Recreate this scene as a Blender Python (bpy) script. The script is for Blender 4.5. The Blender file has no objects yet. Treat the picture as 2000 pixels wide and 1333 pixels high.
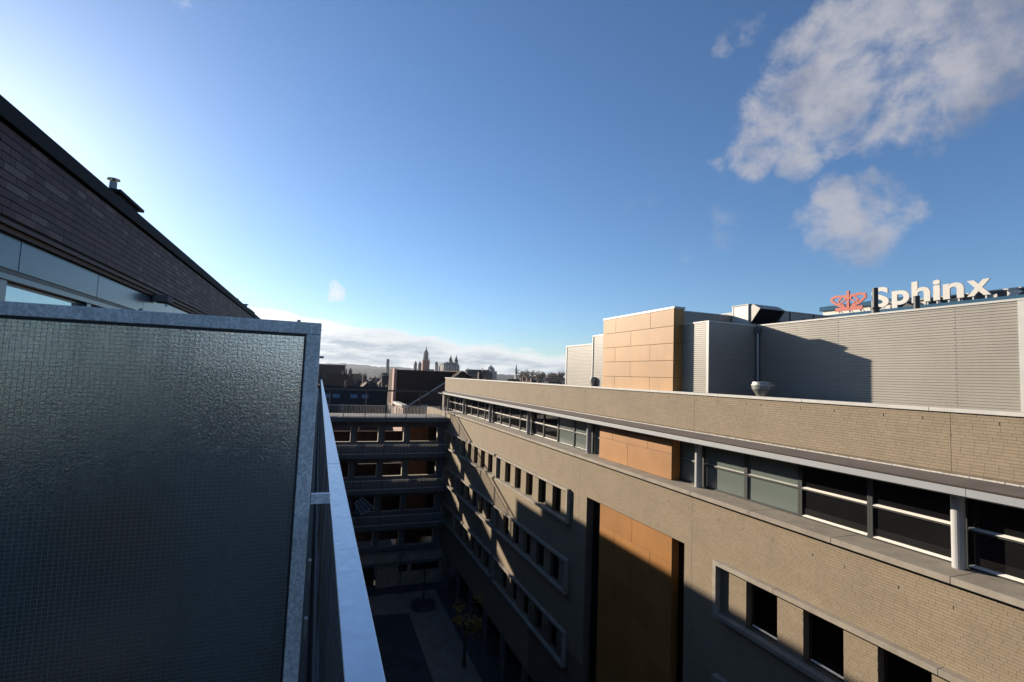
import bpy, bmesh, math, random
import numpy as np
from mathutils import Matrix, Vector

random.seed(7); RNG = np.random.default_rng(7)
SC = bpy.context.scene
COL = SC.collection
GZ = -18.8                      # courtyard level; the eye stands at z = 0

# ---------------------------------------------------------------- camera
def cam_matrix(yaw, pitch, roll):
    cy, sy, cp, sp, cr, sr = (math.cos(yaw), math.sin(yaw), math.cos(pitch), math.sin(pitch), math.cos(roll), math.sin(roll))
    f = Vector((sy*cp, cy*cp, sp)); r = Vector((cy, -sy, 0)); u = r.cross(f)
    r2 = r*cr + u*sr; u2 = u*cr - r*sr
    m = Matrix((r2, u2, -f)).transposed().to_4x4()
    return m
cd = bpy.data.cameras.new('camera'); cam = bpy.data.objects.new('camera', cd); COL.objects.link(cam)
cam.matrix_world = cam_matrix(math.radians(20.794), math.radians(4.134), math.radians(2.255))
cd.sensor_width = 36; cd.lens = 17.618; cd.clip_start = 0.05; cd.clip_end = 30000
SC.camera = cam

# ---------------------------------------------------------------- sun and sky
SUN = Vector((-1, 1.79, 0.60)).normalized()
SUN_EL = math.asin(SUN.z); SUN_AZ = math.atan2(SUN.x, SUN.y)     # azimuth from +Y towards +X
sd = bpy.data.lights.new('sun', 'SUN'); so = bpy.data.objects.new('sun', sd); COL.objects.link(so)
sd.energy = 5.0; sd.angle = math.radians(0.53); sd.color = (1.0, 0.87, 0.70)
so.rotation_euler = (-SUN).to_track_quat('-Z', 'Y').to_euler()
SKY_STRENGTH = 0.0715
SC.view_settings.view_transform = 'Standard'; SC.view_settings.look = 'None'
SC.view_settings.exposure = 0.95; SC.view_settings.gamma = 1.0; SC.view_settings.use_curve_mapping = False

W = bpy.data.worlds.new('World'); SC.world = W; W.use_nodes = True
class NT:
    """small node-tree writer"""
    def __init__(s, tree): s.t = tree; s.n = tree.nodes; s.l = tree.links
    def new(s, typ, **kw):
        n = s.n.new(typ)
        for k, v in kw.items(): setattr(n, k, v)
        return n
    def put(s, sock, v):
        if v is None: return
        if isinstance(v, bpy.types.NodeSocket): s.l.new(v, sock)
        elif isinstance(v, (tuple, list)) and len(v) == 3 and sock.type == 'RGBA': sock.default_value = (*v, 1)
        else: sock.default_value = v
    def math(s, op, a, b=None, c=None, clamp=False):
        n = s.new('ShaderNodeMath', operation=op, use_clamp=clamp)
        for i, v in enumerate((a, b, c)): s.put(n.inputs[i], v)
        return n.outputs[0]
    def vmath(s, op, a, b=None, out=0):
        n = s.new('ShaderNodeVectorMath', operation=op)
        s.put(n.inputs[0], a); s.put(n.inputs[1], b)
        return n.outputs[out]
    def noise(s, vec, scale, detail=4, rough=0.55, dist=0.0):
        n = s.new('ShaderNodeTexNoise'); s.put(n.inputs['Vector'], vec)
        n.inputs['Scale'].default_value = scale; n.inputs['Detail'].default_value = detail
        n.inputs['Roughness'].default_value = rough; n.inputs['Distortion'].default_value = dist
        return n.outputs['Fac']
    def ramp(s, v, lo, hi, a=0.0, b=1.0, smooth=True):
        n = s.new('ShaderNodeMapRange', interpolation_type='SMOOTHSTEP' if smooth else 'LINEAR')
        s.put(n.inputs['Value'], v); s.put(n.inputs['From Min'], lo); s.put(n.inputs['From Max'], hi)
        s.put(n.inputs['To Min'], a); s.put(n.inputs['To Max'], b)
        return n.outputs[0]
    def mix(s, f, a, b, blend='MIX'):
        n = s.new('ShaderNodeMix', data_type='RGBA', blend_type=blend)
        s.put(n.inputs[0], f); s.put(n.inputs[6], a); s.put(n.inputs[7], b)
        return n.outputs[2]
    def sep(s, v):
        n = s.new('ShaderNodeSeparateXYZ'); s.put(n.inputs[0], v); return n.outputs
    def comb(s, x, y, z):
        n = s.new('ShaderNodeCombineXYZ')
        for i, v in enumerate((x, y, z)): s.put(n.inputs[i], v)
        return n.outputs[0]

def build_world():
    nt = NT(W.node_tree); nt.n.clear()
    sky = nt.new('ShaderNodeTexSky', sky_type='NISHITA'); sky.sun_disc = False
    sky.sun_elevation = SUN_EL; sky.sun_rotation = SUN_AZ
    sky.altitude = 60; sky.air_density = 1.0; sky.dust_density = 0.33; sky.ozone_density = 4.0
    d = nt.vmath('NORMALIZE', nt.new('ShaderNodeTexCoord').outputs['Generated'])
    x, y, z = nt.sep(d)
    col = nt.mix(1.0, sky.outputs[0], (0.95, 1.025, 1.12), 'MULTIPLY')     # the photograph's colour balance
    # --- cloud cover: patches given by their direction in the sky, broken up by noise
    wv = nt.new('ShaderNodeTexNoise'); nt.put(wv.inputs['Vector'], d); wv.inputs['Scale'].default_value = 9.0; wv.inputs['Detail'].default_value = 6; wv.inputs['Roughness'].default_value = .62
    dw = nt.vmath('NORMALIZE', nt.vmath('ADD', d, nt.vmath('MULTIPLY', nt.vmath('SUBTRACT', wv.outputs['Color'], (.5, .5, .5)), (.11, .11, .11))))
    n1 = nt.noise(d, 7.0, 9, 0.66, 0.5)
    n2 = nt.noise(nt.vmath('MULTIPLY', d, (1, 1, 1.6)), 16.0, 6, 0.6, 0.2)
    nn = nt.math('ADD', nt.math('MULTIPLY', n1, 0.6), nt.math('MULTIPLY', n2, 0.4))
    mask = None
    for (dx, dy, dz), w, s in CLOUDS:
        v = Vector((dx, dy, dz)).normalized()
        dot = nt.vmath('DOT_PRODUCT', dw, tuple(v), out=1)
        g = nt.ramp(dot, math.cos(w*1.03), 1.0, 0.0, s)
        mask = g if mask is None else nt.math('MAXIMUM', mask, g)
    thr = nt.math('ADD', mask, nt.math('MULTIPLY', nt.math('SUBTRACT', nn, 0.5), 3.0))
    soft = nt.ramp(thr, 0.08, 0.80)
    soft = nt.math('MULTIPLY', soft, nt.ramp(mask, 0.0, 0.35))
    # --- cloud bank along the horizon, higher towards the sun
    az = nt.math('ARCTAN2', x, y)
    el = nt.math('ARCSINE', z)
    bw = nt.noise(nt.comb(nt.math('MULTIPLY', az, 1.0), nt.math('MULTIPLY', el, 2.6), 0.0), 11.0, 8, 0.6, 0.4)
    top = nt.ramp(az, -0.12, 0.47, 0.106, 0.050, smooth=False)
    hgt = nt.math('ADD', top, nt.math('MULTIPLY', nt.math('SUBTRACT', bw, 0.5), 0.055))
    edge = nt.math('SUBTRACT', hgt, el)
    bank = nt.ramp(edge, -0.003, 0.010)
    depth = nt.ramp(edge, 0.004, 0.04)
    sunv = nt.vmath('DOT_PRODUCT', d, tuple(SUN), out=1)
    near = nt.ramp(sunv, 0.80, 0.95)
    wisp = nt.noise(nt.comb(nt.math('MULTIPLY', az, 1.0), nt.math('MULTIPLY', el, 5.0), 3.0), 14.0, 7, 0.62)
    dk = nt.math('MULTIPLY', depth, nt.ramp(wisp, 0.38, 0.64, 1.0, 0.15))
    bright = nt.mix(near, (6.2, 6.4, 6.6), (13, 12.8, 12.4))
    shade = nt.mix(near, (3.1, 3.6, 4.3), (5.0, 5.5, 6.1))
    bankc = nt.mix(dk, bright, shade)
    highc = nt.mix(nt.ramp(nt.noise(d, 5.0, 6, .6), .36, .60), (1.7, 1.95, 2.65), (3.9, 3.85, 4.1))
    highc = nt.mix(nt.ramp(nt.vmath('DOT_PRODUCT', d, tuple(SUN), out=1), .72, .90), highc, (7.2, 7.1, 6.9))
    col = nt.mix(nt.math('MULTIPLY', soft, 0.82), col, highc)
    col = nt.mix(nt.math('MULTIPLY', bank, 0.93), col, bankc)
    bg = nt.new('ShaderNodeBackground'); nt.put(bg.inputs[0], col); bg.inputs[1].default_value = SKY_STRENGTH
    nt.l.new(bg.outputs[0], nt.new('ShaderNodeOutputWorld').inputs[0])
# direction, angular radius, strength
CLOUDS = [((.675, .61, .415), .085, .62), ((.681, .576, .453), .10, .66), ((.694, .533, .484), .105, .70), ((.708, .494, .505), .09, .70),
          ((.738, .441, .511), .12, .62), ((.781, .403, .476), .13, .56), ((.801, .362, .477), .12, .55), ((.797, .431, .422), .095, .58), ((.744, .504, .439), .10, .55),
          ((.714, .584, .386), .06, .60), ((.795, .541, .274), .10, .58), ((.77, .556, .313), .05, .60), ((.818, .509, .268), .06, .52),
          ((.539, .775, .329), .034, .24), ((.606, .757, .244), .026, .28), ((.629, .675, .386), .026, .32), ((.601, .573, .558), .04, .30), ((.574, .609, .547), .03, .26),
          ((.665, .689, .287), .05, .16), ((.863, .48, .155), .035, .20), ((.022, .989, .147), .024, .55), ((-.224, .825, .52), .025, .40), ((.86, .25, .45), .16, .5), ((.90, -.1, .40), .18, .45)]
build_world()

# ---------------------------------------------------------------- materials
MATS = {}
def principled(name):
    m = bpy.data.materials.new(name); m.use_nodes = True
    nt = NT(m.node_tree); b = nt.n['Principled BSDF']
    MATS[name] = m
    return m, nt, b
def obj_pos(nt): return nt.new('ShaderNodeNewGeometry').outputs['Position']
def mat(name, col, rough=0.7, metal=0.0, var=0.15, scale=3.0, bump=0.0, bscale=60.0, spec=0.5, streak=0.0, col2=None, each=0.0):
    m, nt, b = principled(name)
    p = obj_pos(nt)
    n = nt.noise(p, scale, 6, 0.6)
    c2 = col2 or tuple(c*(1-var) for c in col)
    c = nt.mix(nt.ramp(n, 0.3, 0.7), tuple(min(1, v*(1+var*0.5)) for v in col), c2)
    if streak:
        sp = nt.vmath('MULTIPLY', p, (3.0, 3.0, 0.18))
        c = nt.mix(nt.math('MULTIPLY', nt.ramp(nt.noise(sp, 2.2, 5, 0.6), 0.5, 0.75), streak), c, tuple(v*0.45 for v in col))
    if each:
        r = nt.new('ShaderNodeObjectInfo').outputs['Random']
        c = nt.mix(1.0, c, nt.mix(r, (1-each, 1-each*1.15, 1-each*1.3), (1, 1, 1)), 'MULTIPLY')
    nt.put(b.inputs['Base Color'], c); b.inputs['Roughness'].default_value = rough
    b.inputs['Metallic'].default_value = metal; b.inputs['Specular IOR Level'].default_value = spec
    if bump:
        bn = nt.new('ShaderNodeBump'); bn.inputs['Strength'].default_value = bump; bn.inputs['Distance'].default_value = 0.01
        nt.put(bn.inputs['Height'], nt.noise(p, bscale, 4, 0.6)); nt.l.new(bn.outputs[0], b.inputs['Normal'])
    return m
def brick_mat(name, cols, source, rough=0.85, bump=.35):
    """one tone per brick, from the island (joined brickwork) or from the object (single bricks)"""
    m, nt, b = principled(name)
    r = nt.new('ShaderNodeNewGeometry').outputs['Random Per Island'] if source == 'island' else nt.new('ShaderNodeObjectInfo').outputs['Random']
    cr = nt.new('ShaderNodeValToRGB'); nt.put(cr.inputs[0], r); e = cr.color_ramp; e.interpolation = 'CONSTANT'
    while len(e.elements) < len(cols): e.elements.new(0.5)
    for i, c in enumerate(cols): e.elements[i].position = i/len(cols); e.elements[i].color = (*c, 1)
    p = obj_pos(nt)
    c = nt.mix(nt.ramp(nt.noise(p, 1.1, 5, 0.6), 0.3, 0.75, 0.0, 0.35), cr.outputs[0], tuple(v*0.62 for v in cols[0]))
    c = nt.mix(nt.ramp(nt.noise(p, 70, 3, 0.6), 0.35, 0.7, 0.0, 0.3), c, tuple(v*0.5 for v in cols[0]))
    nt.put(b.inputs['Base Color'], c); b.inputs['Roughness'].default_value = rough; b.inputs['Specular IOR Level'].default_value = 0.3
    bn = nt.new('ShaderNodeBump'); bn.inputs['Strength'].default_value = bump; bn.inputs['Distance'].default_value = 0.004
    nt.put(bn.inputs['Height'], nt.noise(p, 90, 4, 0.6)); nt.l.new(bn.outputs[0], b.inputs['Normal'])
    return m
def far_brick_mat(name, cols, mortar, axis='X', bw=0.22, bh=0.0625):
    m, nt, b = principled(name)
    x, y, z = nt.sep(obj_pos(nt))
    v = nt.comb(y if axis == 'X' else x, z, 0.0)
    t = nt.new('ShaderNodeTexBrick'); nt.put(t.inputs['Vector'], v)
    t.inputs['Color1'].default_value = (*cols[0], 1); t.inputs['Color2'].default_value = (*cols[1], 1); t.inputs['Mortar'].default_value = (*mortar, 1)
    t.inputs['Scale'].default_value = 1; t.inputs['Mortar Size'].default_value = 0.005; t.inputs['Brick Width'].default_value = bw; t.inputs['Row Height'].default_value = bh
    p = obj_pos(nt)
    c = nt.mix(nt.ramp(nt.noise(p, 1.1, 5, 0.6), 0.3, 0.75, 0.0, 0.35), t.outputs[0], tuple(q*0.62 for q in cols[0]))
    nt.put(b.inputs['Base Color'], c); b.inputs['Roughness'].default_value = 0.88; b.inputs['Specular IOR Level'].default_value = 0.3
    bn = nt.new('ShaderNodeBump'); bn.inputs['Strength'].default_value = 0.5; bn.inputs['Distance'].default_value = 0.006; bn.invert = True
    nt.put(bn.inputs['Height'], t.outputs['Fac']); nt.l.new(bn.outputs[0], b.inputs['Normal'])
    return m
TAN = [(0.280, 0.224, 0.156), (0.267, 0.215, 0.149), (0.292, 0.234, 0.163), (0.274, 0.218, 0.148), (0.256, 0.204, 0.139), (0.284, 0.228, 0.156), (0.276, 0.223, 0.157), (0.269, 0.213, 0.145)]
PLUM = [(0.079, 0.037, 0.037), (0.058, 0.029, 0.030), (0.098, 0.049, 0.047), (0.053, 0.030, 0.029), (0.069, 0.033, 0.034), (0.084, 0.044, 0.045), (0.119, 0.081, 0.080), (0.063, 0.032, 0.029), (0.055, 0.028, 0.028), (0.077, 0.040, 0.039), (0.066, 0.031, 0.032), (0.145, 0.108, 0.103)]
M = dict(
    tan=brick_mat('tan_brick', TAN, 'island', bump=.2), tan1=brick_mat('tan_brick_single', TAN, 'object', bump=.2),
    plum=brick_mat('plum_brick', PLUM, 'island', 0.6), plum1=brick_mat('plum_brick_single', PLUM, 'object', 0.6),
    tanfar=far_brick_mat('tan_brickwork_far', [TAN[0], TAN[4]], (.19, .152, .105)),
    mortar=mat('tan_mortar', (.140, .108, .074), .95), dmortar=mat('dark_mortar', (.020, .017, .018), .95),
    stone=mat('pale_stone', (.285, .252, .205), .8, each=.10, var=.18, scale=2.5, bump=.2, streak=.2), coping=mat('white_coping', (.47, .45, .41), .7, var=.10, streak=.12),
    fascia=mat('white_fascia', (.285, .295, .305), .5, var=.06, scale=1.2, streak=.12), membrane=mat('brown_roofing', (.095, .078, .07), .9, var=.2, scale=1.5, bump=.2),
    orange=mat('orange_panel', (.345, .152, .032), .50, each=.13, var=.13, scale=.9, streak=.10, bump=.1, bscale=200), orangepale=mat('orange_panel_weathered', (.350, .176, .046), .6, each=.10, var=.16, scale=.7, streak=.10, bump=.1, bscale=200),
    edging=mat('dark_roof_edging', (.011, .011, .012), .75, spec=.2), dark=mat('dark_frame', (.030, .033, .034), .45), joint=mat('dark_joint', (.035, .022, .012), .9), soffit=mat('dark_soffit', (.05, .05, .05), .8), wood=mat('brown_window_wood', (.060, .028, .014), .6, var=.3, scale=8),
    sheet=mat('corrugated_sheet', (.275, .252, .215), .42, 0.0, each=.06, var=.08, scale=.8, streak=.10, spec=.5), trim=mat('pale_metal_trim', (.44, .43, .40), .45, var=.06), glint_bead=mat('white_sun_glint_bead', (.72, .68, .62), .35, var=.04),
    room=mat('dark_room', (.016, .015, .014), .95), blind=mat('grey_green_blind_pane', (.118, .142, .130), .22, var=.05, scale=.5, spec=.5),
    column=mat('grey_column', (.36, .36, .36), .4, var=.06), galv=None, deck=mat('roof_gravel', (.22, .21, .20), .95, var=.35, scale=30),
    asphalt=mat('asphalt', (.06, .064, .07), .95, var=.25, scale=1.2, bump=.3), path=mat('pale_paving', (.27, .225, .18), .95, var=.22, scale=1.5, bump=.3),
    conc=mat('grey_concrete', (.11, .112, .115), .85, var=.2, scale=1.3, streak=.25, bump=.15), lightbar=mat('pale_steel_bar', (.52, .49, .45), .5), sunlit_tone=mat('sunlit_jamb_tone', (.45, .40, .33), .7, var=.12),
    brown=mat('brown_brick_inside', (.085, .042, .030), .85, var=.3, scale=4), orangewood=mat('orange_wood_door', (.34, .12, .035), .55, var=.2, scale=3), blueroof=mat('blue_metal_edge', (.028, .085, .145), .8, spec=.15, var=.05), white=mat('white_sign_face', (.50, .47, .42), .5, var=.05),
    crown=mat('orange_red_sign', (.36, .040, .010), .5, var=.05), black=mat('black_pipe', (.018, .018, .019), .45), slate=mat('dark_slate', (.035, .033, .036), .75, spec=.08, var=.3, scale=6, bump=.3), tileroof=mat('brown_tile', (.062, .038, .028), .8, spec=.08, var=.3, scale=5, bump=.3),
    redtile=mat('red_tile', (.12, .055, .04), .8, var=.3, scale=5), render=mat('pale_render', (.40, .37, .33), .85, var=.2, scale=2), pinkbrick=mat('pink_brick', (.34, .20, .16), .85, var=.2, scale=5), darkbrick=mat('dark_brick', (.062, .038, .030), .85, var=.3, scale=5), skylight=mat('skylight_glass', (.10, .16, .22), .08, spec=1.0),
    redstone=mat('red_tower_stone', (.20, .045, .035), .85, var=.25, scale=.3), greystone=mat('grey_tower_stone', (.16, .15, .145), .85, var=.3, scale=.3), leadroof=mat('grey_lead_roof', (.12, .13, .15), .6, var=.2, scale=.3), hill=mat('hill_woods', (.022, .026, .028), .95, spec=.08, var=.45, scale=.02), ground=mat('town_ground', (.06, .06, .06), .95, spec=.08, var=.3, scale=.05),
    bark=mat('bark', (.05, .035, .025), .9), leafgreen=mat('dark_green_leaf', (.035, .05, .02), .8, var=.4, scale=.5), leaforange=mat('autumn_leaf', (.17, .075, .022), .8, var=.45, scale=.4), leafyellow=mat('yellow_leaf', (.34, .20, .03), .8, var=.35, scale=2),
    wire=mat('wire_steel', (.19, .20, .19), .5), chimney=mat('chimney_brick', (.17, .105, .08), .85, var=.3, scale=5), chairwood=mat('terrace_chair_wood', (.30, .15, .075), .6, var=.25, scale=9), boot=mat('dark_terrace', (.026, .026, .026), .6, var=.2, scale=2), galvfan=mat('galvanised_fan', (.25, .25, .235), .45, .5, var=.2, scale=12),
)
def galv_mat():
    m, nt, b = principled('galvanised_steel')
    p = obj_pos(nt)
    g = nt.ramp(nt.noise(nt.vmath('MULTIPLY', p, (1.0, 1.0, .75)), 60, 4, .65, 1.6), .38, .62)
    c = nt.mix(nt.ramp(g, .1, .95), (.55, .545, .53), (.82, .80, .77))
    c = nt.mix(nt.ramp(nt.noise(p, 9, 5), .45, .75, 0, .45), c, (.44, .44, .43))
    nt.put(b.inputs['Base Color'], c); b.inputs['Metallic'].default_value = .08
    nt.put(b.inputs['Roughness'], nt.ramp(g, 0, 1, .38, .58))
    return m
M['galv'] = galv_mat()
def metal_mat(name, col, rough, dents=0.0, spots=False):
    m, nt, b = principled(name); p = obj_pos(nt)
    c = nt.mix(nt.ramp(nt.noise(p, 14, 5), .4, .75, 0, .35), col, tuple(v*.8 for v in col))
    nt.put(b.inputs['Base Color'], c); b.inputs['Metallic'].default_value = .9
    nt.put(b.inputs['Roughness'], nt.ramp(nt.noise(p, 40, 4), .3, .7, rough*.85, rough*1.2))
    if dents:
        bn = nt.new('ShaderNodeBump'); bn.inputs['Strength'].default_value = dents; bn.inputs['Distance'].default_value = .004
        nt.put(bn.inputs['Height'], nt.noise(nt.vmath('MULTIPLY', p, (14, 30, 14)), 1.0, 3, .6, .6)); nt.l.new(bn.outputs[0], b.inputs['Normal'])
    return m
M['cap'] = metal_mat('aluminium_cap', (.60, .62, .66), .32, .07)
M['alu'] = metal_mat('grey_aluminium', (.24, .26, .29), .35)
def glossy_dark(name, col, rough, spec=.6):
    m, nt, b = principled(name); p = obj_pos(nt)
    nt.put(b.inputs['Base Color'], nt.mix(nt.ramp(nt.noise(p, .8, 3), .3, .7), col, tuple(v*.8 for v in col)))
    b.inputs['Roughness'].default_value = rough; b.inputs['Specular IOR Level'].default_value = spec
    bn = nt.new('ShaderNodeBump'); bn.inputs['Strength'].default_value = .04; bn.inputs['Distance'].default_value = .02
    nt.put(bn.inputs['Height'], nt.noise(p, 1.4, 2)); nt.l.new(bn.outputs[0], b.inputs['Normal'])
    return m
M['pane'] = glossy_dark('dark_window_pane', (.010, .010, .011), .04, .45)
M['bluepanel'] = glossy_dark('blue_grey_fascia_panel', (.055, .105, .15), .22, .9)
M['skypane'] = metal_mat('reflecting_coated_pane', (.50, .60, .63), .04)
def clear_mat():
    m, nt, b = principled('clear_pane'); nt.n.remove(b)
    g = nt.new('ShaderNodeBsdfGlossy'); g.inputs['Roughness'].default_value = .02; g.inputs[0].default_value = (.8, .85, .9, 1)
    t = nt.new('ShaderNodeBsdfTransparent'); t.inputs[0].default_value = (.55, .58, .58, 1)
    f = nt.new('ShaderNodeFresnel'); f.inputs[0].default_value = 1.5
    mx = nt.new('ShaderNodeMixShader'); nt.l.new(f.outputs[0], mx.inputs[0]); nt.l.new(t.outputs[0], mx.inputs[1]); nt.l.new(g.outputs[0], mx.inputs[2])
    nt.l.new(mx.outputs[0], nt.n['Material Output'].inputs[0]); return m
M['clear'] = clear_mat()
def wired_glass():
    m, nt, b = principled('textured_wired_glass'); p = obj_pos(nt)
    b.inputs['Base Color'].default_value = (.72, .73, .66, 1); b.inputs['Transmission Weight'].default_value = 1.0
    b.inputs['Roughness'].default_value = .02; b.inputs['IOR'].default_value = 1.5
    bn = nt.new('ShaderNodeBump'); bn.inputs['Strength'].default_value = 1.0; bn.inputs['Distance'].default_value = .0018
    h = nt.math('ADD', nt.noise(p, 300, 2, .5), nt.math('MULTIPLY', nt.noise(p, 120, 2, .5), .9))
    nt.put(bn.inputs['Strength'], nt.math('GREATER_THAN', nt.sep(nt.new('ShaderNodeNewGeometry').outputs['Position'])[1], 1.9235))
    nt.put(bn.inputs['Height'], h); nt.l.new(bn.outputs[0], b.inputs['Normal'])
    return m
M['wired'] = wired_glass()

# ---------------------------------------------------------------- mesh helpers
class MB:
    def __init__(s): s.v = []; s.f = []
    def quad(s, a, b, c, d): n = len(s.v); s.v += [a, b, c, d]; s.f.append((n, n+1, n+2, n+3)); return s
    def poly(s, pts): n = len(s.v); s.v += list(pts); s.f.append(tuple(range(n, n+len(pts)))); return s
    def box(s, x0, x1, y0, y1, z0, z1):
        n = len(s.v)
        s.v += [(x0,y0,z0),(x1,y0,z0),(x1,y1,z0),(x0,y1,z0),(x0,y0,z1),(x1,y0,z1),(x1,y1,z1),(x0,y1,z1)]
        s.f += [(n,n+3,n+2,n+1),(n+4,n+5,n+6,n+7),(n,n+1,n+5,n+4),(n+1,n+2,n+6,n+5),(n+2,n+3,n+7,n+6),(n+3,n,n+4,n+7)]
        return s
    def prism(s, prof, axis, a, b):
        """extrude a closed 2-D profile: axis 'x' -> (y,z), 'y' -> (x,z), 'z' -> (x,y)"""
        P = {'x': lambda t, p: (t, p[0], p[1]), 'y': lambda t, p: (p[0], t, p[1]), 'z': lambda t, p: (p[0], p[1], t)}[axis]
        n = len(s.v); k = len(prof)
        s.v += [P(a, p) for p in prof] + [P(b, p) for p in prof]
        s.f.append(tuple(range(n+k-1, n-1, -1))); s.f.append(tuple(range(n+k, n+2*k)))
        for i in range(k): j = (i+1) % k; s.f.append((n+i, n+j, n+k+j, n+k+i))
        return s
    def lathe(s, cx, cy, prof, seg=20):
        n = len(s.v)
        for r, z in prof:
            for i in range(seg):
                t = 2*math.pi*i/seg; s.v.append((cx+r*math.cos(t), cy+r*math.sin(t), z))
        for k in range(len(prof)-1):
            for i in range(seg):
                j = (i+1) % seg; a = n+k*seg
                s.f.append((a+i, a+j, a+seg+j, a+seg+i))
        s.f.append(tuple(n+i for i in range(seg-1, -1, -1))); s.f.append(tuple(n+(len(prof)-1)*seg+i for i in range(seg)))
        return s
    def tube(s, p, q, r, seg=10, r2=None):
        p = Vector(p); q = Vector(q); d = (q-p).normalized(); a = d.orthogonal().normalized(); b = d.cross(a); n = len(s.v); r2 = r if r2 is None else r2
        for c, rr in ((p, r), (q, r2)):
            for i in range(seg):
                t = 2*math.pi*i/seg; s.v.append(tuple(c + a*rr*math.cos(t) + b*rr*math.sin(t)))
        for i in range(seg): j = (i+1) % seg; s.f.append((n+i, n+j, n+seg+j, n+seg+i))
        s.f.append(tuple(n+i for i in range(seg-1, -1, -1))); s.f.append(tuple(n+seg+i for i in range(seg)))
        return s
    def build(s, name, m, parent=None, smooth=False, bevel=0.0, fix=True, kind=None):
        me = bpy.data.meshes.new(name); me.from_pydata(s.v, [], s.f); me.update()
        if fix:
            bm = bmesh.new(); bm.from_mesh(me); bmesh.ops.recalc_face_normals(bm, faces=bm.faces); bm.to_mesh(me); bm.free()
        me.materials.append(MATS[m] if m in MATS else M[m])
        o = bpy.data.objects.new(name, me); COL.objects.link(o)
        if parent is not None: o.parent = parent; o.matrix_parent_inverse = wm(parent).inverted()
        if smooth:
            for p in me.polygons: p.use_smooth = True
        if bevel:
            b = o.modifiers.new('bevel', 'BEVEL'); b.width = bevel; b.segments = 2; b.limit_method = 'ANGLE'
        if kind: o['kind'] = kind
        return o
def wm(o):
    m = o.matrix_basis
    return m if o.parent is None else wm(o.parent) @ o.matrix_parent_inverse @ m
def thing(name, label, cat, loc=(0, 0, 0), group=None):
    o = bpy.data.objects.new(name, None); COL.objects.link(o); o.location = loc; o.empty_display_size = .3
    o['label'] = label; o['category'] = cat
    if group: o['group'] = group
    return o
def tag(o, label, cat, group=None):
    o['label'] = label; o['category'] = cat
    if group: o['group'] = group
    return o
def struct(o): o['kind'] = 'structure'; return o
def copy_tree(o, parent=None, **over):
    c = o.copy(); COL.objects.link(c)
    if parent is not None: c.parent = parent
    for ch in o.children: copy_tree(ch, c)
    for k, v in over.items(): c[k] = v
    return c
def holes_wall(mb, xa, xb, y0, y1, z0, z1, holes):
    """wall slab xa..xb thick with rectangular holes (ya, yb, za, zb)"""
    ys = sorted({y0, y1, *[min(max(h[i], y0), y1) for h in holes for i in (0, 1)]})
    for a, b in zip(ys, ys[1:]):
        if b-a < 1e-5: continue
        m = (a+b)/2; hs = sorted((h[2], h[3]) for h in holes if h[0] < m < h[1])
        z = z0
        for za, zb in hs:
            if za > z: mb.box(xa, xb, a, b, z, min(za, z1))
            z = max(z, zb)
        if z < z1: mb.box(xa, xb, a, b, z, z1)
    return mb
def brick_cells(y0, y1, z0, z1, holes, pitch=.0625, lengths=(.22,), joint=.009, vj=.004, cuts=()):
    out = []; rows = int((z1-z0)/pitch + 1e-6)
    for r in range(rows):
        za = z1-(r+1)*pitch; zb = za+pitch-joint
        spans = [(y0, y1)]
        for h in holes:
            if h[2] < zb and h[3] > za:
                ns = []
                for a, b in spans:
                    if h[1] <= a or h[0] >= b: ns.append((a, b)); continue
                    if h[0] > a: ns.append((a, h[0]))
                    if h[1] < b: ns.append((h[1], b))
                spans = ns
        for c in cuts:
            spans = [s for a, b in spans for s in ([(a, c-.007), (c+.007, b)] if a < c < b else [(a, b)])]
        for a, b in spans:
            y = a - random.random()*lengths[0]
            while y < b:
                L = random.choice(lengths) if len(lengths) > 1 else (lengths[0] if random.random() > .12 else lengths[0]*.5)
                p, q = max(y, a), min(y+L-vj, b)
                if q-p > .02: out.append((p, q, za, zb))
                y += L
    return out
def brick_mesh(name, cells, xf, xb, m, parent, kind='stuff'):
    """joined brickwork: one open-backed block for each brick"""
    n = len(cells)
    if not n: return None
    c = np.array(cells); f = xf + RNG.normal(0, .0006, n)
    v = np.zeros((n, 8, 3))
    for k, (yi, zi, front) in enumerate(((0,2,1),(1,2,1),(1,3,1),(0,3,1),(0,2,0),(1,2,0),(1,3,0),(0,3,0))):
        v[:, k, 0] = f if front else xb; v[:, k, 1] = c[:, yi]; v[:, k, 2] = c[:, zi]
    q = np.array([(0,1,2,3),(4,5,1,0),(5,6,2,1),(6,7,3,2),(7,4,0,3)])
    if xf < xb: q = q[:, ::-1]
    idx = (np.arange(n)[:, None, None]*8 + q[None]).reshape(-1)
    me = bpy.data.meshes.new(name); me.vertices.add(n*8); me.vertices.foreach_set('co', v.reshape(-1))
    me.loops.add(len(idx)); me.loops.foreach_set('vertex_index', idx.astype(np.int32))
    me.polygons.add(n*5); me.polygons.foreach_set('loop_start', np.arange(0, n*20, 4, dtype=np.int32))
    me.polygons.foreach_set('use_smooth', np.zeros(n*5, dtype=bool))
    me.update(calc_edges=True); me.validate()
    me.materials.append(M[m]); o = bpy.data.objects.new(name, me); COL.objects.link(o); o['kind'] = kind
    if parent: o.parent = parent; o.matrix_parent_inverse = wm(parent).inverted()
    return o
UNIT = {}
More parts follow.
